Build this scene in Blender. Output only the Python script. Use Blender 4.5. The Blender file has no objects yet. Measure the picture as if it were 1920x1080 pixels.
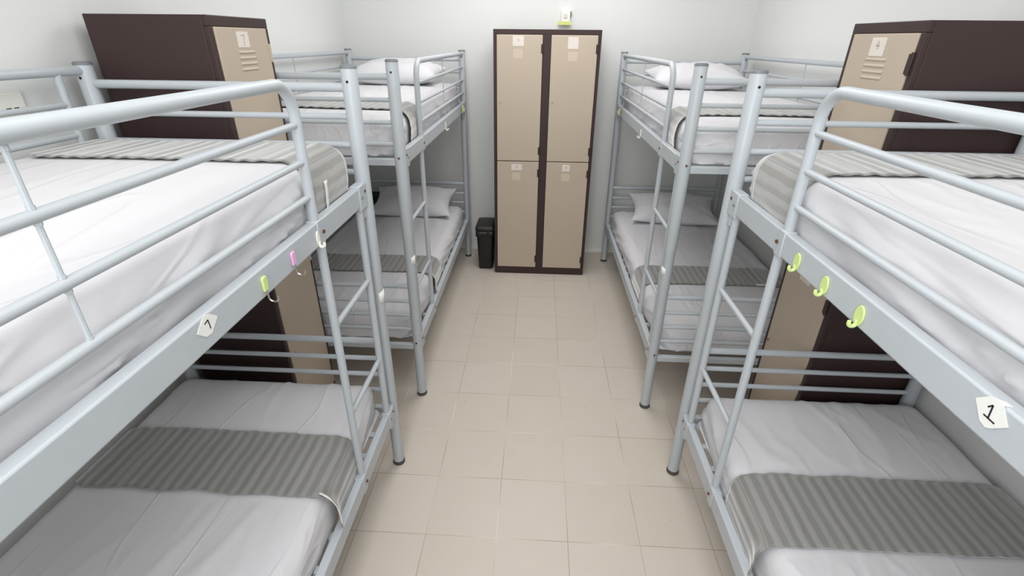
import bpy, bmesh, math, random
from mathutils import Vector, Matrix, noise

random.seed(4)
SC = bpy.context.scene
COL = SC.collection

# ------------------------------------------------------------------ camera, light, exposure
F_PX, PITCH, YAW, ROLL, CAM_Z = 918.94, 26.914, 2.778, 0.5835, 1.7395


def make_camera():
    p, y, r = (math.radians(a) for a in (PITCH, YAW, ROLL))
    fwd = Vector((-math.sin(y) * math.cos(p), math.cos(y) * math.cos(p), -math.sin(p)))
    rt = fwd.cross(Vector((0, 0, 1))).normalized()
    up = rt.cross(fwd)
    r2 = rt * math.cos(r) + up * math.sin(r)
    u2 = -rt * math.sin(r) + up * math.cos(r)
    m = Matrix((r2, u2, -fwd)).transposed().to_4x4()
    m.translation = Vector((0, 0, CAM_Z))
    cd = bpy.data.cameras.new('camera')
    cd.sensor_width = 36
    cd.lens = 36 * F_PX / 1920
    cd.clip_start = 0.02
    co = bpy.data.objects.new('camera', cd)
    co.matrix_world = m
    COL.objects.link(co)
    SC.camera = co


make_camera()

world = bpy.data.worlds.new('world')
SC.world = world
world.use_nodes = True
world.node_tree.nodes['Background'].inputs[0].default_value = (1, 1, 1, 1)
world.node_tree.nodes['Background'].inputs[1].default_value = 0.3


def area_light(name, loc, sx, sy, power, col=(1, 1, 1), rot=(0, 0, 0)):
    l = bpy.data.lights.new(name, 'AREA')
    l.shape = 'RECTANGLE'
    l.size, l.size_y = sx, sy
    l.energy = power
    l.color = col
    o = bpy.data.objects.new(name, l)
    o.location = loc
    o.rotation_euler = rot
    COL.objects.link(o)


area_light('ceiling_lamp', (0.0, 3.1, 2.66), 1.3, 1.3, 26, (1.0, 0.993, 0.988))
area_light('ceiling_lamp', (0.0, 0.7, 2.66), 1.3, 1.8, 20, (1.0, 0.993, 0.988))
area_light('front_fill', (-0.3, -1.0, 1.9), 0.9, 1.0, 36, (0.97, 0.985, 1.0), (math.radians(85), 0, math.radians(-14)))  # added soft frontal fill behind the camera; the front wall has no window

SC.view_settings.view_transform = 'Standard'
SC.view_settings.look = 'None'
SC.view_settings.exposure = -0.12
SC.view_settings.gamma = 1
SC.view_settings.use_curve_mapping = False
SC.cycles.diffuse_bounces = 6


# ------------------------------------------------------------------ materials
def s2l(c):
    return tuple(((v / 255) / 12.92 if v / 255 <= 0.04045 else ((v / 255 + 0.055) / 1.055) ** 2.4) for v in c) + (1,)


def mat(name, rgb, rough=0.5, metal=0.0, spec=0.5, bump=0.0, bscale=200.0, var=0.0, vscale=8.0):
    m = bpy.data.materials.new(name)
    m.use_nodes = True
    nt = m.node_tree
    b = nt.nodes['Principled BSDF']
    b.inputs['Base Color'].default_value = s2l(rgb)
    b.inputs['Roughness'].default_value = rough
    b.inputs['Metallic'].default_value = metal
    b.inputs['Specular IOR Level'].default_value = spec
    tc = nt.nodes.new('ShaderNodeTexCoord')
    if var > 0:
        n = nt.nodes.new('ShaderNodeTexNoise')
        n.inputs['Scale'].default_value = vscale
        nt.links.new(tc.outputs['Object'], n.inputs['Vector'])
        mx = nt.nodes.new('ShaderNodeMix')
        mx.data_type = 'RGBA'
        a = s2l(rgb)
        mx.inputs[6].default_value = tuple(v * (1 - var) for v in a[:3]) + (1,)
        mx.inputs[7].default_value = tuple(min(1, v * (1 + var)) for v in a[:3]) + (1,)
        nt.links.new(n.outputs['Fac'], mx.inputs[0])
        nt.links.new(mx.outputs[2], b.inputs['Base Color'])
    if bump > 0:
        n = nt.nodes.new('ShaderNodeTexNoise')
        n.inputs['Scale'].default_value = bscale
        n.inputs['Detail'].default_value = 3
        nt.links.new(tc.outputs['Object'], n.inputs['Vector'])
        bp = nt.nodes.new('ShaderNodeBump')
        bp.inputs['Strength'].default_value = bump
        bp.inputs['Distance'].default_value = 0.004
        nt.links.new(n.outputs['Fac'], bp.inputs['Height'])
        nt.links.new(bp.outputs['Normal'], b.inputs['Normal'])
    return m


M_WALL = mat('painted_wall', (229, 230, 228), 0.85, 0, 0.2, 0.15, 60)
M_CEIL = mat('white_ceiling', (240, 240, 238), 0.9, 0, 0.2, 0.1, 60)
M_STEEL = mat('grey_painted_steel', (186, 192, 197), 0.38, 0.0, 0.5, 0.05, 400, 0.03, 20)
M_CAP = mat('grey_plastic_cap', (120, 124, 128), 0.5)
M_FOOT = mat('dark_rubber', (78, 75, 72), 0.6)
M_BOLT = mat('rusty_bolt', (110, 72, 62), 0.5, 0.4)
M_HOLE = mat('dark_hole', (25, 25, 27), 0.8)
M_BROWN = mat('brown_painted_steel', (60, 44, 43), 0.5, 0.0, 0.35, 0.05, 300, 0.05, 5)
M_BEIGE = mat('beige_painted_steel', (191, 176, 158), 0.45, 0.0, 0.4, 0.05, 300, 0.03, 4)
M_LABEL = mat('pale_paper_label', (226, 217, 208), 0.7)
M_FADED = mat('faded_label_mark', (206, 191, 172), 0.6)
M_PAPER = mat('white_paper', (236, 237, 232), 0.8, 0, 0.2)
M_INK = mat('black_ink', (48, 46, 48), 0.8, 0, 0.1)
M_INKP = mat('pale_grey_ink', (178, 171, 168), 0.8, 0, 0.1)
M_BLACK = mat('black_plastic', (26, 26, 26), 0.45)
M_BAG = mat('black_plastic_bag', (34, 36, 37), 0.3)
M_LIME = mat('lime_plastic', (210, 230, 152), 0.35)
M_PALELIME = mat('pale_lime_plastic', (212, 216, 160), 0.5)
M_PINK = mat('pink_plastic', (232, 178, 216), 0.35)
M_WHITEP = mat('white_plastic', (238, 238, 230), 0.4)
M_CHROME = mat('bright_metal', (215, 210, 200), 0.2, 1.0)
M_YELLOW = mat('yellow_green_tape', (218, 224, 138), 0.6)
M_DKBLOCK = mat('dark_grey_block', (66, 67, 66), 0.9, 0, 0.1, 0.2, 500)
M_SHEET = mat('white_cotton_sheet', (219, 218, 221), 0.9, 0, 0.15, 0.12, 35)


def add_creases(m, sx, sy, strength):
    nt = m.node_tree
    N, Lk = nt.nodes, nt.links
    tc = N.new('ShaderNodeTexCoord')
    mp = N.new('ShaderNodeMapping')
    mp.inputs['Scale'].default_value = (sx, sy, sx)
    Lk.new(tc.outputs['Object'], mp.inputs['Vector'])
    n = N.new('ShaderNodeTexNoise')
    n.inputs['Scale'].default_value = 1
    n.inputs['Detail'].default_value = 2
    n.inputs['Distortion'].default_value = 0.6
    Lk.new(mp.outputs[0], n.inputs['Vector'])
    a = N.new('ShaderNodeMath')
    a.operation = 'SUBTRACT'
    Lk.new(n.outputs['Fac'], a.inputs[0])
    a.inputs[1].default_value = 0.5
    b = N.new('ShaderNodeMath')
    b.operation = 'ABSOLUTE'
    Lk.new(a.outputs[0], b.inputs[0])
    r = N.new('ShaderNodeMapRange')
    r.inputs['From Min'].default_value = 0
    r.inputs['From Max'].default_value = 0.035
    r.inputs['To Min'].default_value = 1
    r.inputs['To Max'].default_value = 0
    r.interpolation_type = 'SMOOTHSTEP'
    Lk.new(b.outputs[0], r.inputs['Value'])
    bp = N.new('ShaderNodeBump')
    bp.inputs['Strength'].default_value = strength
    bp.inputs['Distance'].default_value = 0.004
    Lk.new(r.outputs['Result'], bp.inputs['Height'])
    bs = N['Principled BSDF']
    old = bs.inputs['Normal'].links[0].from_socket
    Lk.new(old, bp.inputs['Normal'])
    Lk.new(bp.outputs['Normal'], bs.inputs['Normal'])


add_creases(M_SHEET, 5.0, 1.1, 0.45)
M_PILLOW = mat('white_pillowcase', (222, 221, 224), 0.9, 0, 0.15, 0.12, 30)
M_HEM = mat('white_hem_tape', (238, 235, 228), 0.8, 0, 0.2)
M_SKIRT = mat('white_skirting', (236, 236, 232), 0.6)


def mat_floor():
    m = bpy.data.materials.new('cream_floor_tiles')
    m.use_nodes = True
    nt = m.node_tree
    N, Lk = nt.nodes, nt.links
    b = N['Principled BSDF']
    b.inputs['Roughness'].default_value = 0.42
    b.inputs['Specular IOR Level'].default_value = 0.35
    tc = N.new('ShaderNodeTexCoord')
    sep = N.new('ShaderNodeSeparateXYZ')
    Lk.new(tc.outputs['Object'], sep.inputs[0])

    def math_(op, a, bb=None):
        n = N.new('ShaderNodeMath')
        n.operation = op
        for i, v in enumerate((a, bb)):
            if v is None:
                continue
            if isinstance(v, (int, float)):
                n.inputs[i].default_value = v
            else:
                Lk.new(v, n.inputs[i])
        return n.outputs[0]

    def edge(sock, off, size):
        t = math_('DIVIDE', math_('SUBTRACT', sock, off), size)
        fr = math_('FRACT', math_('ADD', t, 50.0))
        d = math_('MINIMUM', fr, math_('SUBTRACT', 1.0, fr))
        return math_('MULTIPLY', d, size), math_('FLOOR', math_('ADD', t, 50.0))

    dx, ix = edge(sep.outputs[0], -0.113, 0.2785)
    dy, iy = edge(sep.outputs[1], 1.262, 0.2895)
    d = math_('MINIMUM', dx, dy)
    grout = math_('LESS_THAN', d, 0.0016)
    # the joints come and go along their length: dirt in some, pale in others
    nj = N.new('ShaderNodeTexNoise')
    nj.inputs['Scale'].default_value = 2.3
    nj.inputs['Detail'].default_value = 1
    Lk.new(tc.outputs['Object'], nj.inputs['Vector'])
    ramp = N.new('ShaderNodeValToRGB')
    e = ramp.color_ramp.elements
    e[0].position, e[0].color = 0.36, s2l((226, 217, 203))
    e[1].position, e[1].color = 0.56, s2l((172, 157, 142))
    mid = ramp.color_ramp.elements.new(0.45)
    mid.color = s2l((200, 189, 175))
    Lk.new(nj.outputs['Fac'], ramp.inputs['Fac'])
    # tile colour, a shade different for each tile plus cloudy glaze
    wn = N.new('ShaderNodeTexWhiteNoise')
    cmb = N.new('ShaderNodeCombineXYZ')
    Lk.new(ix, cmb.inputs[0])
    Lk.new(iy, cmb.inputs[1])
    Lk.new(cmb.outputs[0], wn.inputs['Vector'])
    nz = N.new('ShaderNodeTexNoise')
    nz.inputs['Scale'].default_value = 9
    nz.inputs['Detail'].default_value = 4
    Lk.new(tc.outputs['Object'], nz.inputs['Vector'])
    mixf = math_('ADD', math_('MULTIPLY', wn.outputs['Value'], 0.4), math_('MULTIPLY', nz.outputs['Fac'], 0.6))
    mx = N.new('ShaderNodeMix')
    mx.data_type = 'RGBA'
    mx.inputs[6].default_value = s2l((203, 193, 181))
    mx.inputs[7].default_value = s2l((210, 201, 190))
    Lk.new(mixf, mx.inputs[0])
    # little dark specks
    vo = N.new('ShaderNodeTexVoronoi')
    vo.inputs['Scale'].default_value = 4.5
    Lk.new(tc.outputs['Object'], vo.inputs['Vector'])
    speck = math_('LESS_THAN', vo.outputs['Distance'], 0.022)
    mg = N.new('ShaderNodeMix')
    mg.data_type = 'RGBA'
    Lk.new(grout, mg.inputs[0])
    Lk.new(mx.outputs[2], mg.inputs[6])
    Lk.new(ramp.outputs['Color'], mg.inputs[7])
    ms = N.new('ShaderNodeMix')
    ms.data_type = 'RGBA'
    Lk.new(math_('MULTIPLY', speck, 0.45), ms.inputs[0])
    Lk.new(mg.outputs[2], ms.inputs[6])
    ms.inputs[7].default_value = s2l((150, 132, 114))
    Lk.new(ms.outputs[2], b.inputs['Base Color'])
    return m


def mat_runner():
    m = bpy.data.materials.new('grey_striped_runner')
    m.use_nodes = True
    nt = m.node_tree
    N, Lk = nt.nodes, nt.links
    b = N['Principled BSDF']
    b.inputs['Roughness'].default_value = 0.85
    b.inputs['Specular IOR Level'].default_value = 0.15
    b.inputs['Sheen Weight'].default_value = 1.0
    b.inputs['Sheen Roughness'].default_value = 0.4
    tc = N.new('ShaderNodeTexCoord')
    w = N.new('ShaderNodeTexWave')
    w.wave_type = 'BANDS'
    w.bands_direction = 'X'
    w.inputs['Scale'].default_value = 8.6   # one stripe about every 36 mm
    w.inputs['Distortion'].default_value = 0.9
    w.inputs['Detail'].default_value = 1.0
    w.inputs['Detail Scale'].default_value = 1.5
    Lk.new(tc.outputs['UV'], w.inputs['Vector'])
    r = N.new('ShaderNodeValToRGB')
    r.color_ramp.elements[0].position = 0.3
    r.color_ramp.elements[0].color = s2l((136, 135, 132))
    r.color_ramp.elements[1].position = 0.7
    r.color_ramp.elements[1].color = s2l((156, 155, 152))
    Lk.new(w.outputs['Fac'], r.inputs['Fac'])
    Lk.new(r.outputs['Color'], b.inputs['Base Color'])
    n = N.new('ShaderNodeTexNoise')
    n.inputs['Scale'].default_value = 420
    Lk.new(tc.outputs['UV'], n.inputs['Vector'])
    bp = N.new('ShaderNodeBump')
    bp.inputs['Strength'].default_value = 0.25
    bp.inputs['Distance'].default_value = 0.002
    Lk.new(n.outputs['Fac'], bp.inputs['Height'])
    bp2 = N.new('ShaderNodeBump')
    bp2.inputs['Strength'].default_value = 0.35
    bp2.inputs['Distance'].default_value = 0.004
    Lk.new(w.outputs['Fac'], bp2.inputs['Height'])
    Lk.new(bp.outputs['Normal'], bp2.inputs['Normal'])
    Lk.new(bp2.outputs['Normal'], b.inputs['Normal'])
    return m


M_FLOOR = mat_floor()
M_RUNNER = mat_runner()


# ------------------------------------------------------------------ mesh helpers
def link(name, bm, material, parent=None, smooth=True, bevel=0.0, angle=40):
    bmesh.ops.recalc_face_normals(bm, faces=bm.faces)
    me = bpy.data.meshes.new(name)
    bm.to_mesh(me)
    bm.free()
    me.materials.append(material)
    if smooth:
        me.shade_smooth()
        me.set_sharp_from_angle(angle=math.radians(angle))
    o = bpy.data.objects.new(name, me)
    COL.objects.link(o)
    if parent:
        o.parent = parent
    if bevel > 0:
        md = o.modifiers.new('bevel', 'BEVEL')
        md.width = bevel
        md.segments = 2
        md.limit_method = 'ANGLE'
    return o


def thing(name, label, cat, loc=(0, 0, 0), rz=0.0, group=None):
    o = bpy.data.objects.new(name, None)
    o.empty_display_size = 0.1
    o.location = loc
    o.rotation_euler = (0, 0, rz)
    COL.objects.link(o)
    return tag(o, label, cat, group)


def tag(o, label, cat, group=None):
    o['label'] = label
    o['category'] = cat
    if group:
        o['group'] = group
    return o


def structure(o):
    o['kind'] = 'structure'
    return o


def box(bm, a, b):
    x0, y0, z0 = a
    x1, y1, z1 = b
    vs = [bm.verts.new(p) for p in ((x0, y0, z0), (x1, y0, z0), (x1, y1, z0), (x0, y1, z0),
                                    (x0, y0, z1), (x1, y0, z1), (x1, y1, z1), (x0, y1, z1))]
    for f in ((0, 3, 2, 1), (4, 5, 6, 7), (0, 1, 5, 4), (1, 2, 6, 5), (2, 3, 7, 6), (3, 0, 4, 7)):
        bm.faces.new([vs[i] for i in f])


def pipe(bm, pts, r, seg=14, caps=True):
    pts = [Vector(p) for p in pts]
    n = len(pts)
    tang = []
    for i in range(n):
        t = (pts[min(i + 1, n - 1)] - pts[max(i - 1, 0)]).normalized()
        tang.append(t)
    ref = Vector((0, 0, 1)) if abs(tang[0].z) < 0.9 else Vector((1, 0, 0))
    nx = tang[0].cross(ref).normalized()
    rings = []
    for i in range(n):
        t = tang[i]
        nx = (nx - t * nx.dot(t)).normalized()
        ny = t.cross(nx)
        rr = r[i] if isinstance(r, (list, tuple)) else r
        rings.append([bm.verts.new(pts[i] + (nx * math.cos(2 * math.pi * k / seg) + ny * math.sin(2 * math.pi * k / seg)) * rr)
                      for k in range(seg)])
    for i in range(n - 1):
        for k in range(seg):
            k2 = (k + 1) % seg
            bm.faces.new((rings[i][k], rings[i][k2], rings[i + 1][k2], rings[i + 1][k]))
    if caps:
        bm.faces.new(rings[0][::-1])
        bm.faces.new(rings[-1])


def lathe(bm, cx, cy, prof, seg=24):
    rings = [[bm.verts.new((cx + r * math.cos(2 * math.pi * k / seg), cy + r * math.sin(2 * math.pi * k / seg), z))
              for k in range(seg)] for r, z in prof]
    for i in range(len(rings) - 1):
        for k in range(seg):
            k2 = (k + 1) % seg
            bm.faces.new((rings[i][k], rings[i][k2], rings[i + 1][k2], rings[i + 1][k]))
    bm.faces.new(rings[0][::-1])
    bm.faces.new(rings[-1])


def arc(c, p0, p1, n=6):
    """quarter bend about c from p0 to p1 (both at the same distance from c)"""
    c, a, b = Vector(c), Vector(p0) - Vector(c), Vector(p1) - Vector(c)
    return [c + a * math.cos(t) + b * math.sin(t) for t in (math.pi / 2 * i / n for i in range(n + 1))]


def prism(bm, poly, ax_u, ax_v, origin, n, depth):
    """extrude a polygon given in (u,v) coordinates on a plane by depth along n"""
    O, U, V, Nn = Vector(origin), Vector(ax_u), Vector(ax_v), Vector(n)
    lo = [bm.verts.new(O + U * p[0] + V * p[1]) for p in poly]
    hi = [bm.verts.new(O + U * p[0] + V * p[1] + Nn * depth) for p in poly]
    k = len(poly)
    bm.faces.new(lo[::-1])
    bm.faces.new(hi)
    for i in range(k):
        j = (i + 1) % k
        bm.faces.new((lo[i], lo[j], hi[j], hi[i]))


def strokes(bm, segs, w, ax_u, ax_v, origin, n, depth):
    for (a, b, c, d) in segs:
        dx, dy = c - a, d - b
        L = math.hypot(dx, dy)
        px, py = -dy / L * w / 2, dx / L * w / 2
        prism(bm, [(a + px, b + py), (a - px, b - py), (c - px, d - py), (c + px, d + py)], ax_u, ax_v, origin, n, depth)


# ------------------------------------------------------------------ room
XL, XR, YB, YF, ZC = -1.515, 1.575, 4.217, -1.1, 2.68


def room():
    def slab(name, a, b, m):
        bm = bmesh.new()
        box(bm, a, b)
        return structure(link(name, bm, m, smooth=False))
    slab('floor', (XL - .1, YF - .1, -.1), (XR + .1, YB + .1, 0), M_FLOOR)
    slab('ceiling', (XL - .1, YF - .1, ZC), (XR + .1, YB + .1, ZC + .1), M_CEIL)
    slab('wall_left', (XL - .1, YF - .1, 0), (XL, YB + .1, ZC), M_WALL)
    slab('wall_right', (XR, YF - .1, 0), (XR + .1, YB + .1, ZC), M_WALL)
    slab('wall_back', (XL, YB, 0), (XR, YB + .1, ZC), M_WALL)
    slab('wall_front', (XL, YF - .1, 0), (XR, YF, ZC), M_WALL)
    slab('baseboard_back', (XL, YB - .008, 0), (XR, YB, .022), M_SKIRT)


room()

# ------------------------------------------------------------------ bunk beds
LEN = 1.925
POST_R = 0.025
Z_TOP = 1.664
BEDS = {}


class Bed:
    """local frame: u runs from foot end to head end, v from aisle side to wall side"""

    def __init__(s, x, yfoot, sg, dr, w, label):
        s.x, s.y, s.sg, s.dr, s.w = x, yfoot, sg, dr, w
        s.root = thing('bunk_bed', label, 'bunk bed', (x, yfoot, 0), 0, 'grey steel bunk beds')

    def P(s, u, v, z):
        return Vector((s.sg * v, s.dr * u, z))

    def W(s, u, v, z):
        return Vector((s.x + s.sg * v, s.y + s.dr * u, z))

    def bx(s, bm, a, b):
        p, q = s.P(*a), s.P(*b)
        box(bm, [min(p[i], q[i]) for i in range(3)], [max(p[i], q[i]) for i in range(3)])

    def part(s, name, bm, m=None, parent=None, **k):
        return link(name, bm, m or M_STEEL, parent or s.root, **k)

    def build(s):
        w, P = s.w, s.P
        # posts
        for u in (0, LEN):
            for v in (0, w):
                bm = bmesh.new()
                c = P(u, v, 0)
                lathe(bm, c.x, c.y, [(.0235, .018), (.0235, .900), (.0255, .905), (.0255, 1.655), (.0235, Z_TOP - .004)])
                post = s.part('post', bm)
                bm = bmesh.new()
                lathe(bm, c.x, c.y, [(.026, 0), (.0272, .003), (.0268, .011), (.0245, .014)])
                s.part('foot_cap', bm, M_FOOT, post)
                bm = bmesh.new()
                lathe(bm, c.x, c.y, [(.0262, 1.655), (.0262, 1.660), (.022, 1.665)])
                s.part('top_cap', bm, M_CAP, post)
                bm = bmesh.new()
                pipe(bm, (P(u - .0262, v, 1.618), P(u + .0262, v, 1.618)), .0042, 10)
                s.part('screw_hole', bm, M_HOLE, post)
                if v == 0 and s.dr > 0:
                    for z in (1.281, .341):
                        bm = bmesh.new()
                        pipe(bm, (P(u - .0275, v, z), P(u + .0275, v, z)), .005, 8)
                        s.part('bolt', bm, M_BOLT, post)
        # side rails
        for v, inn in ((0, 1), (w, 0)):
            for z0, z1 in ((1.237, 1.302), (.288, .352)):
                bm = bmesh.new()
                s.bx(bm, (.045, v - .014, z0), (LEN - .045, v + .014, z1))
                rail = s.part('side_rail', bm, bevel=.004)
                for e in (0, 1):
                    uu = (lambda q: q if e == 0 else LEN - q)
                    bm = bmesh.new()
                    s.bx(bm, (uu(.022), v - .017, z0 - .012), (uu(.092), v + .017, z1 + .006))
                    s.bx(bm, (uu(.022), v - .010, z0 - .05), (uu(.05), v + .010, z0 - .01))
                    s.part('end_bracket', bm, None, rail, bevel=.004)
                    side = -1 if inn else 1
                    for ub, zb in ((.042, z0 + .045), (.072, z0 + .03)):
                        bm = bmesh.new()
                        pipe(bm, (P(uu(ub), v + side * .014, zb), P(uu(ub), v + side * .0195, zb)), .0048, 10)
                        s.part('bolt', bm, M_BOLT if ub < .05 else M_CAP, rail)
                if inn:
                    bm = bmesh.new()
                    s.bx(bm, (.388, -.0165, z0 - .004), (.424, .015, z1 + .003))
                    s.part('joint_sleeve', bm, None, rail, bevel=.003)
                    bm = bmesh.new()
                    pipe(bm, (P(.397, -.015, z0 + .033), P(.397, -.021, z0 + .033)), .0052, 10)
                    s.part('bolt', bm, M_BOLT, rail)
        # foot and head bars, end rails
        for u, nm in ((0, 'foot_bar'), (LEN, 'head_bar')):
            for z, r in ((1.600, .0135), (1.513, .0095), (1.424, .0095), (1.335, .0095),
                         (.657, .0125), (.573, .0095), (.493, .0095), (.412, .0095)):
                bm = bmesh.new()
                pipe(bm, (P(u, .018, z), P(u, w - .018, z)), r, 14)
                s.part(nm, bm)
            for z0, z1 in ((1.245, 1.275), (.295, .325)):
                bm = bmesh.new()
                s.bx(bm, (u - .012, .02, z0), (u + .012, w - .02, z1))
                s.part('end_rail', bm, bevel=.003)
        # aisle guard: one bent tube with three bars and a thin rod
        zt, rb = 1.643, .075
        ug = .405
        bm = bmesh.new()
        pts = [P(ug, 0, 1.300), P(ug, 0, 1.42), P(ug, 0, zt - rb - .01)]
        pts += arc(P(ug + rb, 0, zt - rb), P(ug, 0, zt - rb), P(ug + rb, 0, zt), 8)
        pts += [P(ug + .4, 0, zt), P(1.2, 0, zt), P(LEN - .018, 0, zt - .004)]
        pipe(bm, pts, .0135, 18)
        g = s.part('guard_rail', bm)
        for z in (1.548, 1.458, 1.368):
            bm = bmesh.new()
            pipe(bm, (P(ug + .005, 0, z), P(LEN - .02, 0, z)), .0085, 14)
            s.part('guard_bar', bm, None, g)
        bm = bmesh.new()
        pipe(bm, (P(1.10, 0, 1.365), P(1.10, 0, 1.64)), .0036, 8)
        for z in (1.375, 1.450, 1.466, 1.540, 1.557, 1.628):
            pipe(bm, (P(1.10, 0, z - .004), P(1.10, 0, z + .004)), .0048, 8)
        s.part('guard_rod', bm, None, g)
        # wall side guard, full length with a short upright near the foot post
        bm = bmesh.new()
        pipe(bm, (P(.016, w, zt - .004), P(.6, w, zt), P(LEN - .016, w, zt - .004)), .0135, 18)
        g = s.part('guard_rail', bm)
        bm = bmesh.new()
        pipe(bm, (P(.105, w, 1.300), P(.105, w, 1.640)), .0115, 14)
        s.part('guard_upright', bm, None, g)
        for z in (1.548, 1.458, 1.368):
            bm = bmesh.new()
            pipe(bm, (P(.108, w, z), P(LEN - .02, w, z)), .0085, 14)
            s.part('guard_bar', bm, None, g)
        bm = bmesh.new()
        pipe(bm, (P(1.0, w, 1.365), P(1.0, w, 1.64)), .0032, 8)
        s.part('guard_rod', bm, None, g)
        # ladder between the two aisle rails
        for u in (.072, .392):
            bm = bmesh.new()
            pipe(bm, (P(u, 0, .345), P(u, 0, .8), P(u, 0, 1.24)), .0125, 16)
            s.part('ladder_stile', bm)
        for z in (.965, .622):
            bm = bmesh.new()
            pipe(bm, (P(.08, 0, z), P(.385, 0, z)), .0095, 12)
            s.part('ladder_rung', bm)
        # slats
        for z in (1.264, .322):
            for k in range(17):
                u = .07 + k * (LEN - .14) / 16
                bm = bmesh.new()
                s.bx(bm, (u - .012, .012, z), (u + .012, w - .012, z + .012))
                s.part('slat', bm, smooth=False)


A = Bed(-.591, 1.624, -1, -1, .852, 'grey steel bunk bed at left front, paper number 7 on its upper rail')
B = Bed(-.5905, 2.113, -1, 1, .865, 'grey steel bunk bed at left back, beside the black waste bin')
C = Bed(.6132, 2.086, 1, 1, .868, 'grey steel bunk bed at right back, behind the bed numbered 1')
D = Bed(.6565, 1.642, 1, -1, .868, 'grey steel bunk bed at right front, paper number 1 on its upper rail')
for b in (A, B, C, D):
    b.build()

# ------------------------------------------------------------------ mattresses and runners
R_ED = .055


def wrinkle(u, v, seed, tight):
    q = Vector((v * 6.0 + seed * 7.1 + noise.noise(Vector((u * 2.2, v * 2, seed))) * .8, u * 1.15, seed * 3.3))
    n1 = noise.noise(q)
    ridge = max(0.0, 1 - abs(n1) * 5.5) ** 2
    q2 = Vector((v * 11 + seed, u * 2.1, seed * 1.7 + 4))
    ridge2 = max(0.0, 1 - abs(noise.noise(q2)) * 7) ** 2
    mask = .35 + .65 * max(0, noise.noise(Vector((u * 1.7, v * 1.9, seed + 9))) + .35)
    low = noise.noise(Vector((u * 2.3, v * 2.6, seed + 20)))
    return (ridge * .0065 + ridge2 * .0036) * mask * tight + low * .004


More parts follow.
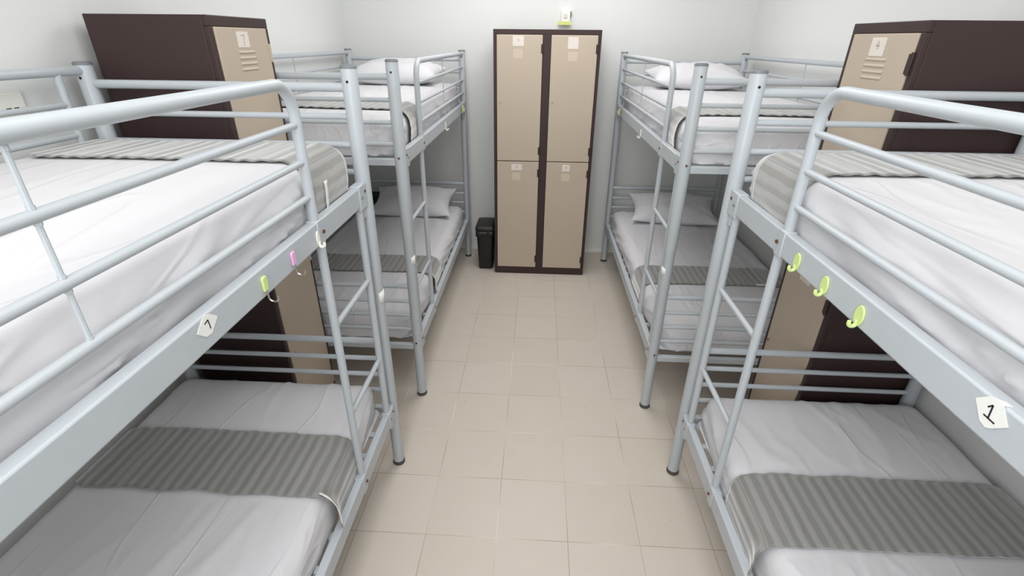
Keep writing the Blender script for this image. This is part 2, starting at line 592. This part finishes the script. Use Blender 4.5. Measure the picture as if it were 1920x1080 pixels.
class Mattress:
    def __init__(s, bed, z0, z1, seed, runner, label, bulge=0.0):
        s.square = z0 > 1
        s.bed, s.z0, s.z1, s.seed, s.runner, s.bulge = bed, z0, z1, seed, runner, bulge
        s.u0, s.u1 = .028, LEN - .03
        s.v0, s.v1 = (.030 if s.square else .024), bed.w + .004
        s.build(label)

    def surf(s, p, off=0.0):
        """round the box point p=(u,v,z); returns a point pushed out by off"""
        lo = Vector((s.u0, s.v0, s.z0 - (R_ED if s.square else .042)))
        hi = Vector((s.u1, s.v1, s.z1))
        rad = Vector((R_ED, R_ED, R_ED))
        inner = Vector((min(max(p[i], lo[i] + rad[i]), hi[i] - rad[i]) for i in range(3)))
        d = Vector(p) - inner
        if p[2] <= s.z0 + 1e-6 and d.length < R_ED * .999:
            return Vector(p)
        n = d.normalized()
        q = inner + n * R_ED
        if not s.square and q[0] < .42:
            q[1] += .028 * (1 - max(0, q[0]) / .42) * max(0, 1 - (q[1] - s.v0) / .3)
        u, v, z = q
        dmp = 1.0
        r0, r1 = s.runner
        if r0 - .04 < u < r1 + .04:
            dmp = .25
        amt = wrinkle(u, v, s.seed, dmp) * (max(0, n.z) if n.z > 0 else 0)
        # folds down the aisle side and across the foot end
        if n.z < .75 and n.z > -.3:
            side = max(0, 1 - abs(n.z))
            along = u if abs(n.y) > abs(n.x) else v * 1.7
            f = noise.noise(Vector((along * 7 + z * 9, z * 5, s.seed + 31)))
            f2 = max(0, 1 - abs(noise.noise(Vector((along * 4.0 + z * 14, z * 4, s.seed + 47)))) * 6) ** 2
            amt += side * (f * .007 + f2 * .010) * dmp
            if n.y < -.3 and s.bulge:
                k = (s.z1 - z) / (s.z1 - s.z0)
                amt += s.bulge * math.sin(math.pi * min(1, max(0, k))) * -n.y
        # crown
        if n.z > 0:
            cu = (u - s.u0) / (s.u1 - s.u0)
            cv = (v - s.v0) / (s.v1 - s.v0)
            amt += .006 * n.z * math.sin(math.pi * cu) * math.sin(math.pi * cv)
        return q + n * (amt + off)

    def build(s, label):
        nu, nv, nz = 130, 64, 12
        bm = bmesh.new()
        cache = {}

        def vert(i, j, k):
            key = (i, j, k)
            if key not in cache:
                p = (s.u0 + (s.u1 - s.u0) * i / nu, s.v0 + (s.v1 - s.v0) * j / nv, s.z0 + (s.z1 - s.z0) * k / nz)
                cache[key] = bm.verts.new(s.bed.W(*s.surf(p)))
            return cache[key]
        for i in range(nu):
            for j in range(nv):
                for k in (0, nz):
                    bm.faces.new((vert(i, j, k), vert(i + 1, j, k), vert(i + 1, j + 1, k), vert(i, j + 1, k)))
            for k in range(nz):
                for j in (0, nv):
                    bm.faces.new((vert(i, j, k), vert(i + 1, j, k), vert(i + 1, j, k + 1), vert(i, j, k + 1)))
        for j in range(nv):
            for k in range(nz):
                for i in (0, nu):
                    bm.faces.new((vert(i, j, k), vert(i, j + 1, k), vert(i, j + 1, k + 1), vert(i, j, k + 1)))
        o = link('mattress', bm, M_SHEET, angle=80)
        tag(o, label, 'mattress', 'white sheeted mattresses')
        s.obj = o

    def add_runner(s, label, drape=.11, curl=0.0, curl_edge=1, skew=0.0, outer_in=.055, htag=None):
        r0, r1 = s.runner
        off = .0075
        # cross-section path as box points: from the wall side over the top and down the aisle side
        path = []
        top_len = (s.v1 - outer_in) - s.v0
        nt, nd = 90, 14
        for j in range(nt + 1):
            path.append((s.v1 - outer_in - top_len * j / nt, s.z1))
        for j in range(1, nd + 1):
            path.append((s.v0, s.z1 - drape * j / nd))
        nw = 22
        bm = bmesh.new()
        uvl = bm.loops.layers.uv.new('UVMap')
        rows, info = [], []
        for i in range(nw + 1):
            f = i / nw
            row, inf = [], []
            for j, (v, z) in enumerate(path):
                t = j / (len(path) - 1)
                e0 = r0 + .006 * noise.noise(Vector((t * 9, s.seed, 1))) + skew * t
                e1 = r1 + .008 * noise.noise(Vector((t * 8, s.seed, 5))) + skew * t
                # a rounded corner at the wall end
                ce = max(0, 1 - j / 6.0)
                e0 += .02 * ce * ce
                e1 -= .03 * ce * ce
                u = e0 + (e1 - e0) * f
                o_ = off + .0016 * math.sin(j * 1.15) * (1 if j < nt else .3)
                if curl > 0:
                    ed = f if curl_edge == 1 else 1 - f
                    cu = max(0, (ed - .72) / .28)
                    sd = max(0, min(1, (j - nt + 6) / 8.0))
                    o_ += curl * cu * cu * sd
                p = s.surf((u, v, z), o_)
                row.append(bm.verts.new(s.bed.W(*p)))
                arc_s = v if j <= nt else -(j - nt) * drape / nd
                inf.append((arc_s, u))
            rows.append(row)
            info.append(inf)
        for i in range(nw):
            for j in range(len(path) - 1):
                fc = bm.faces.new((rows[i][j], rows[i + 1][j], rows[i + 1][j + 1], rows[i][j + 1]))
                idx = ((i, j), (i + 1, j), (i + 1, j + 1), (i, j + 1))
                for lp in fc.loops:
                    for (a, b) in idx:
                        if rows[a][b] is lp.vert:
                            lp[uvl].uv = info[a][b]
        o = link('bed_runner', bm, M_RUNNER, angle=80)
        md = o.modifiers.new('thickness', 'SOLIDIFY')
        md.thickness = .004
        md.offset = 0
        tag(o, label, 'bed runner', 'grey striped bed runners')
        # white hem tape along one short edge of the hanging end
        if htag:
            e, j0, j1, wd = htag[:4]
            bm = bmesh.new()
            rr = []
            for j in range(j0, j1 + 1):
                v, z = path[j]
                ub = htag[4] if e is None else (r1 if e == 1 else r0)
                sgn = 1 if e == 1 else -1
                u_a, u_b = ub + sgn * .004, ub - sgn * wd
                oo = off + .005 + (curl if e == curl_edge else 0)
                oo2 = off + .005 + (curl * .45 if e == curl_edge else 0)
                pa = s.surf((u_a + skew * 1, v, z), oo)
                pb = s.surf((u_b + skew * 1, v, z), oo2)
                rr.append((bm.verts.new(s.bed.W(*pa)), bm.verts.new(s.bed.W(*pb))))
            for k in range(len(rr) - 1):
                bm.faces.new((rr[k][0], rr[k][1], rr[k + 1][1], rr[k + 1][0]))
            t = link('hem_tape', bm, M_HEM, o, angle=80)
            md = t.modifiers.new('thickness', 'SOLIDIFY')
            md.thickness = .0025
            t['label'] = 'white hem tape'
        return o


UP0, UP1, LO0, LO1 = 1.279, 1.438, .336, .478
mA1 = Mattress(A, UP0, UP1, 1, (.098, .355), 'upper mattress in white sheet on the bed numbered 7', .010)
mA0 = Mattress(A, LO0, LO1, 2, (.352, .612), 'lower mattress in white sheet under the bunk numbered 7')
mB1 = Mattress(B, UP0, UP1, 3, (.25, .53), 'upper mattress in white sheet on the left back bunk bed', .006)
mB0 = Mattress(B, LO0, LO1, 4, (.515, .765), 'lower mattress in white sheet on the left back bunk bed')
mC1 = Mattress(C, UP0, UP1, 5, (.25, .53), 'upper mattress in white sheet on the right back bunk bed', .006)
mC0 = Mattress(C, LO0, LO1, 6, (.50, .75), 'lower mattress in white sheet on the right back bunk bed')
mD1 = Mattress(D, UP0, UP1, 7, (.108, .385), 'upper mattress in white sheet on the bed numbered 1', .010)
mD0 = Mattress(D, LO0, LO1, 8, (.452, .712), 'lower mattress in white sheet under the bunk numbered 1')

mA1.add_runner('grey striped runner across the upper mattress of the bed numbered 7', .14, htag=(None, 96, 104, .012, .276))
mA0.add_runner('grey striped runner across the lower mattress under the bunk numbered 7', .13, curl=.030, outer_in=.012, htag=(1, 87, 101, .014))
mB1.add_runner('grey striped runner across the upper mattress of the left back bunk', .14, curl=.008, curl_edge=0, htag=(0, 90, 104, .006))
mB0.add_runner('grey striped runner across the lower mattress of the left back bunk', .12, curl=.02, curl_edge=0, htag=(0, 90, 103, .006))
mC1.add_runner('grey striped runner across the upper mattress of the right back bunk', .14, curl=.008, curl_edge=0, htag=(0, 90, 104, .006))
mC0.add_runner('grey striped runner across the lower mattress of the right back bunk', .12, htag=(0, 6, 17, .02))
mD1.add_runner('grey striped runner across the upper mattress of the bed numbered 1', .14)
mD0.add_runner('grey striped runner across the lower mattress under the bunk numbered 1', .13, curl=.022, outer_in=.015)


# ------------------------------------------------------------------ pillows
def pillow(bed, u, v, z, rot, tilt, label, seed, lx=.66, ly=.41, th=.19):
    nx, ny = 48, 32
    bm = bmesh.new()
    top, bot = [], []
    R = Matrix.Rotation(rot, 3, 'Z') @ Matrix.Rotation(tilt * bed.dr, 3, 'X')
    c = bed.W(u, v, z)

    def pos(a, b, sgn):
        ea = (1 - .12 * (1 - b * b) * abs(a) ** 3)
        eb = (1 - .13 * (1 - a * a) * abs(b) ** 3)
        x, y = a * ea * lx / 2, b * eb * ly / 2
        h = (max(0, 1 - abs(a) ** 2.6) ** .62) * (max(0, 1 - abs(b) ** 2.4) ** .62)
        rim = min(1, 6 * min(1 - abs(a), 1 - abs(b)))
        wr = noise.noise(Vector((a * 3.2, b * 3, seed))) * .012 + max(0, 1 - abs(noise.noise(Vector((a * 4 + b * 3, b * 2 - a, seed + 5)))) * 6) ** 2 * .006
        zz = sgn * (h * th / 2 * (1.0 if sgn > 0 else .72)) + wr * rim * (1 if sgn > 0 else .3)
        # the pinched corners lift a little
        zz += .012 * (abs(a) * abs(b)) ** 4
        return c + R @ Vector((x, y, zz))
    for i in range(nx + 1):
        rt, rb = [], []
        for j in range(ny + 1):
            a = math.sin((2 * i / nx - 1) * math.pi / 2)
            b = math.sin((2 * j / ny - 1) * math.pi / 2)
            vt = bm.verts.new(pos(a, b, 1))
            vb = vt if (i in (0, nx) or j in (0, ny)) else bm.verts.new(pos(a, b, -1))
            rt.append(vt)
            rb.append(vb)
        top.append(rt)
        bot.append(rb)
    for i in range(nx):
        for j in range(ny):
            bm.faces.new((top[i][j], top[i + 1][j], top[i + 1][j + 1], top[i][j + 1]))
            bm.faces.new((bot[i][j], bot[i][j + 1], bot[i + 1][j + 1], bot[i + 1][j]))
    o = link('pillow', bm, M_PILLOW, angle=80)
    return tag(o, label, 'pillow', 'white pillows')


pillow(B, LEN - .235, .40, .558, .02, .26, 'white pillow at the head of the left back lower bunk', 1)
pillow(B, LEN - .225, .44, 1.510, -.02, .12, 'white pillow at the head of the left back upper bunk', 2)
pillow(C, LEN - .235, .46, .558, -.10, .24, 'white pillow at the head of the right back lower bunk', 3)
pillow(C, LEN - .245, .47, 1.510, -.02, .12, 'white pillow at the head of the right back upper bunk', 4)


def dark_block():  # stacked dark layers added for an unidentified dark patch by the pillow
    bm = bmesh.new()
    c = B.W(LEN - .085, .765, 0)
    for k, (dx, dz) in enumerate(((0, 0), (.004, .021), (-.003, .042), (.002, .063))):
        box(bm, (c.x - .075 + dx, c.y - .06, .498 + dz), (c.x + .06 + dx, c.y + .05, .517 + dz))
    o = link('dark_block', bm, M_DKBLOCK, bevel=.008)
    tag(o, 'dark grey block standing in for a dark patch beside the left lower pillow', 'cloth')


dark_block()


# ------------------------------------------------------------------ lockers
def locker(loc, rz, cols, total_w, depth, label, hinge_w, numbers, louvers, h=1.8, marks=True):
    root = thing('locker', label, 'locker', loc, rz, 'brown and beige metal lockers')
    bm = bmesh.new()
    d0 = .018
    box(bm, (0, d0, 0), (total_w, depth, h))
    side = .021
    mid = .054
    cw = (total_w - 2 * side - (cols - 1) * mid) / cols
    zb, zt = .062, 1.768
    box(bm, (0, 0, zt), (total_w, d0, h))
    box(bm, (0, 0, 0), (total_w, d0, zb))
    box(bm, (0, 0, zb), (side, d0, zt))
    box(bm, (total_w - side, 0, zb), (total_w, d0, zt))
    for c in range(cols - 1):
        x = side + cw * (c + 1) + mid * c
        box(bm, (x, 0, zb), (x + mid, d0, zt))
    link('cabinet_body', bm, M_BROWN, root, smooth=False, bevel=.0025)
    for c in range(cols):
        x0 = side + (cw + mid) * c
        for r, (z0, z1) in enumerate(((.929, zt), (zb, .924))):
            bm = bmesh.new()
            box(bm, (x0 + .002, -.004, z0), (x0 + cw - .002, d0, z1 - .001))
            door = link('door', bm, M_BEIGE, root, smooth=False, bevel=.003)
            xc = x0 + cw * .47
            if louvers and r == 0:
                for k in range(4):
                    zz = 1.690 - k * .0185
                    bm = bmesh.new()
                    n = 10
                    prof = [(-.004 - .0042 * math.sin(math.pi * q / n) * (1 - .5 * q / n), zz - .006 + .011 * q / n) for q in range(n + 1)]
                    lft = [bm.verts.new((x0 + cw * .34, y, z)) for y, z in prof]
                    rgt = [bm.verts.new((x0 + cw * .66, y, z)) for y, z in prof]
                    for q in range(n):
                        bm.faces.new((lft[q], rgt[q], rgt[q + 1], lft[q + 1]))
                    bm.faces.new(lft)
                    bm.faces.new(rgt[::-1])
                    link('louver', bm, M_BEIGE, door)
            # paper label
            num = numbers[c * 2 + r]
            lw, lh, ldz = num[0], num[1], num[2]
            zl = z1 - ldz
            bm = bmesh.new()
            box(bm, (xc - lw / 2, -.0052, zl - lh / 2), (xc + lw / 2, -.0038, zl + lh / 2))
            link('paper_label', bm, M_LABEL, door, smooth=False)
            if num[3]:
                bm = bmesh.new()
                strokes(bm, num[3], .003, (1, 0, 0), (0, 0, 1), (xc, -.0052, zl), (0, -1, 0), .0006)
                link('handwriting', bm, num[4], door, smooth=False)
            if marks and not louvers:
                bm = bmesh.new()
                box(bm, (xc - .032, -.0046, zl - lh / 2 - .075), (xc + .032, -.0038, zl - lh / 2 - .018))
                link('label_residue', bm, M_FADED, door, smooth=False)
            # key lock
            bm = bmesh.new()
            zk = (1.346, .491)[r]
            pipe(bm, ((x0 + .026, -.003, zk), (x0 + .026, -.010, zk)), .007, 16)
            lk = link('lock', bm, M_CHROME, door)
            bm = bmesh.new()
            box(bm, (x0 + .0245, -.0112, zk - .004), (x0 + .0275, -.0098, zk + .004))
            link('keyhole', bm, M_HOLE, lk, smooth=False)
            # hinges on the right
            for zh in (z1 - .085, z0 + .075):
                bm = bmesh.new()
                pipe(bm, ((x0 + cw + .002, -.003, zh - .032), (x0 + cw + .002, -.003, zh + .032)), .0055, 12)
                box(bm, (x0 + cw - .012, -.0062, zh - .028), (x0 + cw + .002, -.003, zh + .028))
                link('hinge', bm, hinge_w, door)
    return root


S7 = [(-.012, .012, .010, .014), (.010, .014, .002, -.004), (.002, -.004, .001, -.022)]
S4 = [(.002, .018, -.009, .002), (-.009, .002, .010, .003), (.005, .012, .003, -.008)]
SQ = [(-.008, .008, .0, .012), (.0, .012, .008, .004), (.008, .004, -.002, -.004)]
SR = [(-.009, .006, .004, .008), (.004, .008, .003, -.003), (-.006, -.004, .008, -.005)]

locker((-.3235, 3.699, 0), 0, 2, .7275, .44,
       'tall brown and beige four-door locker standing against the back wall',
       M_BROWN, [(.075, .062, .038, SQ, M_INKP), (.080, .045, .042, SR, M_INKP),
                 (.070, .072, .048, [], M_INKP), (.056, .050, .042, SQ, M_INKP)], False)
locker((-1.0526, 1.704, 0), math.pi / 2, 1, .3758, .406,
       'tall brown and beige locker between the two left bunk beds',
       M_BEIGE, [(.074, .050, .038, S7, M_INKP), (.075, .060, .045, SR, M_INKP)], True)
locker((1.1200, 2.0555, 0), -math.pi / 2, 1, .384, .417,
       'tall brown and beige locker between the two right bunk beds',
       M_BROWN, [(.076, .056, .040, S4, M_INKP), (.080, .056, .040, SQ, M_INKP)], True)


# ------------------------------------------------------------------ waste bin
def waste_bin():
    root = thing('waste_bin', 'black plastic waste bin with lid on the floor beside the tall four-door locker', 'waste bin', (-.408, 3.865, 0))

    def loop(bm, hx, hy, z, r=.022, n=5):
        out = []
        for cx, cy, a0 in ((hx - r, hy - r, 0), (-hx + r, hy - r, 90), (-hx + r, -hy + r, 180), (hx - r, -hy + r, 270)):
            for k in range(n + 1):
                a = math.radians(a0 + 90 * k / n)
                out.append(bm.verts.new((cx + r * math.cos(a), cy + r * math.sin(a), z)))
        return out

    def loft(loops):
        bm = bmesh.new()
        L = [loop(bm, *l) for l in loops]
        for i in range(len(L) - 1):
            for k in range(len(L[0])):
                k2 = (k + 1) % len(L[0])
                bm.faces.new((L[i][k], L[i][k2], L[i + 1][k2], L[i + 1][k]))
        bm.faces.new(L[0][::-1])
        bm.faces.new(L[-1])
        return bm
    link('bin_body', loft([(.054, .095, 0), (.058, .1, .006), (.070, .118, .345), (.071, .119, .35)]), M_BLACK, root)
    link('lid', loft([(.077, .128, .345), (.079, .130, .352), (.079, .130, .368), (.070, .112, .384), (.062, .098, .388)]), M_BLACK, root)
    bm = bmesh.new()
    n = 40
    top, low = [], []
    for k in range(n):
        a = 2 * math.pi * k / n
        cx, cy = math.cos(a), math.sin(a)
        s = 1 / max(abs(cx), abs(cy))
        hx, hy = .0735, .1215
        dz = .035 + .022 * noise.noise(Vector((cx * 2.2, cy * 2.2, 3)))
        if cy < 0:
            dz += .03 * max(0, noise.noise(Vector((cx * 3, 1, 2))) + .3)
        top.append(bm.verts.new((cx * s * hx, cy * s * hy, .346)))
        low.append(bm.verts.new((cx * s * (hx + .003 * math.sin(k * 2.3)), cy * s * (hy + .003 * math.sin(k * 1.9)), .346 - dz)))
    for k in range(n):
        k2 = (k + 1) % n
        bm.faces.new((top[k], top[k2], low[k2], low[k]))
    o = link('bin_bag', bm, M_BAG, root, angle=80)
    md = o.modifiers.new('thickness', 'SOLIDIFY')
    md.thickness = .0015
    o['label'] = 'black plastic bag folded over the rim'


waste_bin()


# ------------------------------------------------------------------ wall fittings
def wall_fittings():
    t = thing('wall_switch', 'small white switch box on the back wall above the four-door locker', 'switch', (.176, YB, 1.888))
    bm = bmesh.new()
    box(bm, (-.032, -.030, -.036), (.034, 0, .046))
    link('switch_box', bm, M_WHITEP, t, bevel=.004)
    bm = bmesh.new()
    box(bm, (-.014, -.034, -.006), (.012, -.028, .026))
    link('rocker', bm, M_LABEL, t, bevel=.002)
    bm = bmesh.new()
    box(bm, (.030, -.026, .006), (.044, -.004, .040))
    link('side_knob', bm, M_CAP, t, bevel=.003)
    bm = bmesh.new()
    box(bm, (-.052, -.033, -.050), (.046, -.0305, -.026))
    box(bm, (-.052, -.0325, -.050), (-.049, 0, -.026))
    o = link('tape_strip', bm, M_YELLOW, t, smooth=False)
    o['label'] = 'yellow-green tape strip'
    t = thing('wall_socket', 'white wall socket plate with two dark slots on left wall', 'socket', (XL, 1.408, 1.548))
    bm = bmesh.new()
    box(bm, (0, -.043, -.043), (.009, .043, .043))
    link('plate', bm, M_WHITEP, t, bevel=.003)
    for y in (-.0115, .0115):
        bm = bmesh.new()
        box(bm, (.008, y - .0075, -.003), (.0097, y + .0075, .003))
        link('slot', bm, M_HOLE, t, smooth=False)


wall_fittings()


# ------------------------------------------------------------------ hooks and paper numbers
def oval_hook(bed, y, z, label, m, h=.044, w=.028, group=None):
    """stick-on plastic hook: oval plate with a curled lip, on the aisle face of the upper rail"""
    root = thing('adhesive_hook', label, 'hook', (bed.x - bed.sg * .0142, y, z), 0, group)
    n = -bed.sg
    bm = bmesh.new()
    poly = [(w / 2 * math.cos(2 * math.pi * k / 24), h / 2 * math.sin(2 * math.pi * k / 24)) for k in range(24)]
    prism(bm, poly, (0, 1, 0), (0, 0, 1), (0, 0, 0), (n, 0, 0), .004)
    link('plate', bm, m, root, bevel=.0012)
    bm = bmesh.new()
    zc = -h / 2 + .008
    pts = [Vector((n * .003, 0, zc + .004))]
    for k in range(9):
        a = math.pi + math.pi * k / 8
        pts.append(Vector((n * (.0095 + .007 * math.cos(a)), 0, zc - .003 + .007 * math.sin(a))))
    pts.append(Vector((n * .0168, 0, zc + .002)))
    pipe(bm, pts, [.0042] * (len(pts) - 1) + [.0034], 10)
    link('lip', bm, m, root)
    return root


def wire_hook(bed, y, z, label, m):
    root = thing('adhesive_hook', label, 'hook', (bed.x - bed.sg * .0142, y, z))
    n = -bed.sg
    bm = bmesh.new()
    prism(bm, [(-.008, -.016), (.008, -.016), (.009, .012), (.006, .017), (-.006, .017), (-.009, .012)], (0, 1, 0), (0, 0, 1), (0, 0, 0), (n, 0, 0), .006)
    link('plate', bm, m, root, bevel=.0015)
    bm = bmesh.new()
    pts = [Vector((n * .004, 0, -.012)), Vector((n * .005, 0, -.028))]
    for k in range(10):
        a = math.pi + math.pi * 1.05 * k / 9
        pts.append(Vector((n * (.0155 + .0105 * math.cos(a)), 0, -.032 + .0105 * math.sin(a))))
    pipe(bm, pts, .0018, 8)
    o = link('wire', bm, M_CHROME, root)
    o['label'] = 'shiny bent metal wire'
    return root


wire_hook(A, 1.046, 1.268, 'pink stick-on hook with metal wire on the left front upper rail', M_PINK)
wire_hook(A, .910, 1.268, 'lime green stick-on hook with metal wire on the left front upper rail', M_LIME)
oval_hook(A, 1.192, 1.262, 'white stick-on hook at the rail joint of the bed numbered 7', M_WHITEP, .042, .018)
oval_hook(D, 1.131, 1.262, 'lime green hook farthest from the paper number 1 on its rail', M_LIME, group='lime hooks on the right front rail')
oval_hook(D, 1.001, 1.262, 'lime green hook in the middle of the three on the right front rail', M_LIME, group='lime hooks on the right front rail')
oval_hook(D, .868, 1.262, 'lime green hook nearest to the paper number 1 on its rail', M_LIME, group='lime hooks on the right front rail')


def rail_clip(bed, y, z, label):
    """flat pale clip folded over the far end of the upper rail"""
    n = -bed.sg
    root = thing('rail_clip', label, 'clip', (bed.x + n * .0172, y, z))
    bm = bmesh.new()
    prism(bm, [(-.030, -.024), (.030, -.024), (.032, .018), (.024, .024), (-.024, .024), (-.032, .018)],
          (0, 1, 0), (0, 0, 1), (0, 0, 0), (n, 0, 0), .008)
    link('plate', bm, M_PALELIME, root, bevel=.002)
    bm = bmesh.new()
    prism(bm, [(-.008, -.018), (.008, -.018), (.006, .010), (-.006, .010)], (0, 1, 0), (0, 0, 1), (n * .008, 0, 0), (n, 0, 0), .008)
    link('lip', bm, M_PALELIME, root, bevel=.002)


rail_clip(B, 3.868, 1.268, 'pale yellow-green clip at the head end of the left back upper rail')
rail_clip(C, 3.858, 1.268, 'pale yellow-green clip at the head end of the right back upper rail')
oval_hook(B, 3.143, 1.255, 'small white hook halfway along the left back upper rail', M_WHITEP, .045, .013)
oval_hook(C, 2.996, 1.255, 'small white hook halfway along the right back upper rail', M_WHITEP, .045, .013)


def number_sign(bed, y0, z0, poly, segs, wid, label, fold=None):
    """poly and strokes in (dy, dz) around (y0,z0) on the aisle face of the rail"""
    n = -bed.sg
    root = thing('number_sign', label, 'paper sign', (bed.x + n * .0143, y0, z0))
    bm = bmesh.new()
    prism(bm, poly, (0, 1, 0), (0, 0, 1), (0, 0, 0), (n, 0, 0), .0008)
    if fold:
        prism(bm, fold, (0, 1, 0), (-n, 0, 0), (n * .0005, 0, 1.3025 - z0), (0, 0, 1), .0008)
    link('paper', bm, M_PAPER, root, smooth=False)
    bm = bmesh.new()
    strokes(bm, segs, wid, (0, 1, 0), (0, 0, 1), (n * .0008, 0, 0), (n, 0, 0), .0005)
    o = link('handwriting', bm, M_INK, root, smooth=False)
    return root


number_sign(D, .560, 1.279,
            [(.033, .006), (.016, .0232), (-.006, .0232), (-.024, .002), (-.005, -.017), (.002, -.021), (.013, -.018)],
            [(.0115, .0075, .006, .0145), (.006, .0145, .004, -.006), (.012, -.0058, -.007, -.0068)], .0022,
            'white paper tag handwritten 1 taped on the right front upper rail',
            fold=[(.012, 0), (-.006, 0), (-.008, .010), (.002, .009)])
number_sign(A, .719, 1.282,
            [(-.002, .0198), (.012, .015), (.030, 0), (.015, -.0115), (.004, -.021), (-.012, -.019), (-.031, -.002), (-.014, .013)],
            [(-.008, .0045, .002, .008), (.002, .008, .0032, -.001), (.0032, -.001, .0034, -.0105)], .0022,
            'white paper tag handwritten 7 taped on the left front upper rail')


def post_tag(bed, z, h, label):
    """scrap of paper stuck round the foot post on the aisle side"""
    n = -bed.sg
    bm = bmesh.new()
    r = .0243 if z < .9 else .0263
    cols = []
    for k in range(9):
        a = math.radians(-62 + 124 * k / 8)
        x = n * r * math.cos(a)
        y = -bed.dr * r * math.sin(a) * -1
        t = k / 8
        zt = z + h / 2 - .016 * abs(t - .45)
        zb = z - h / 2 + .022 * abs(t - .6)
        cols.append((bm.verts.new((bed.x + x, bed.y + y, zb)), bm.verts.new((bed.x + x, bed.y + y, zt))))
    for k in range(8):
        bm.faces.new((cols[k][0], cols[k + 1][0], cols[k + 1][1], cols[k][1]))
    o = link('paper_tag', bm, M_PAPER, angle=80)
    md = o.modifiers.new('thickness', 'SOLIDIFY')
    md.thickness = .0008
    md.offset = 1
    tag(o, label, 'paper tag')


post_tag(A, .865, .055, 'white paper scrap stuck on the aisle post of the left front bunk')
post_tag(B, .800, .050, 'white paper scrap stuck on the aisle post of the left back bunk')
post_tag(C, .795, .046, 'white paper scrap stuck on the aisle post of the right back bunk')
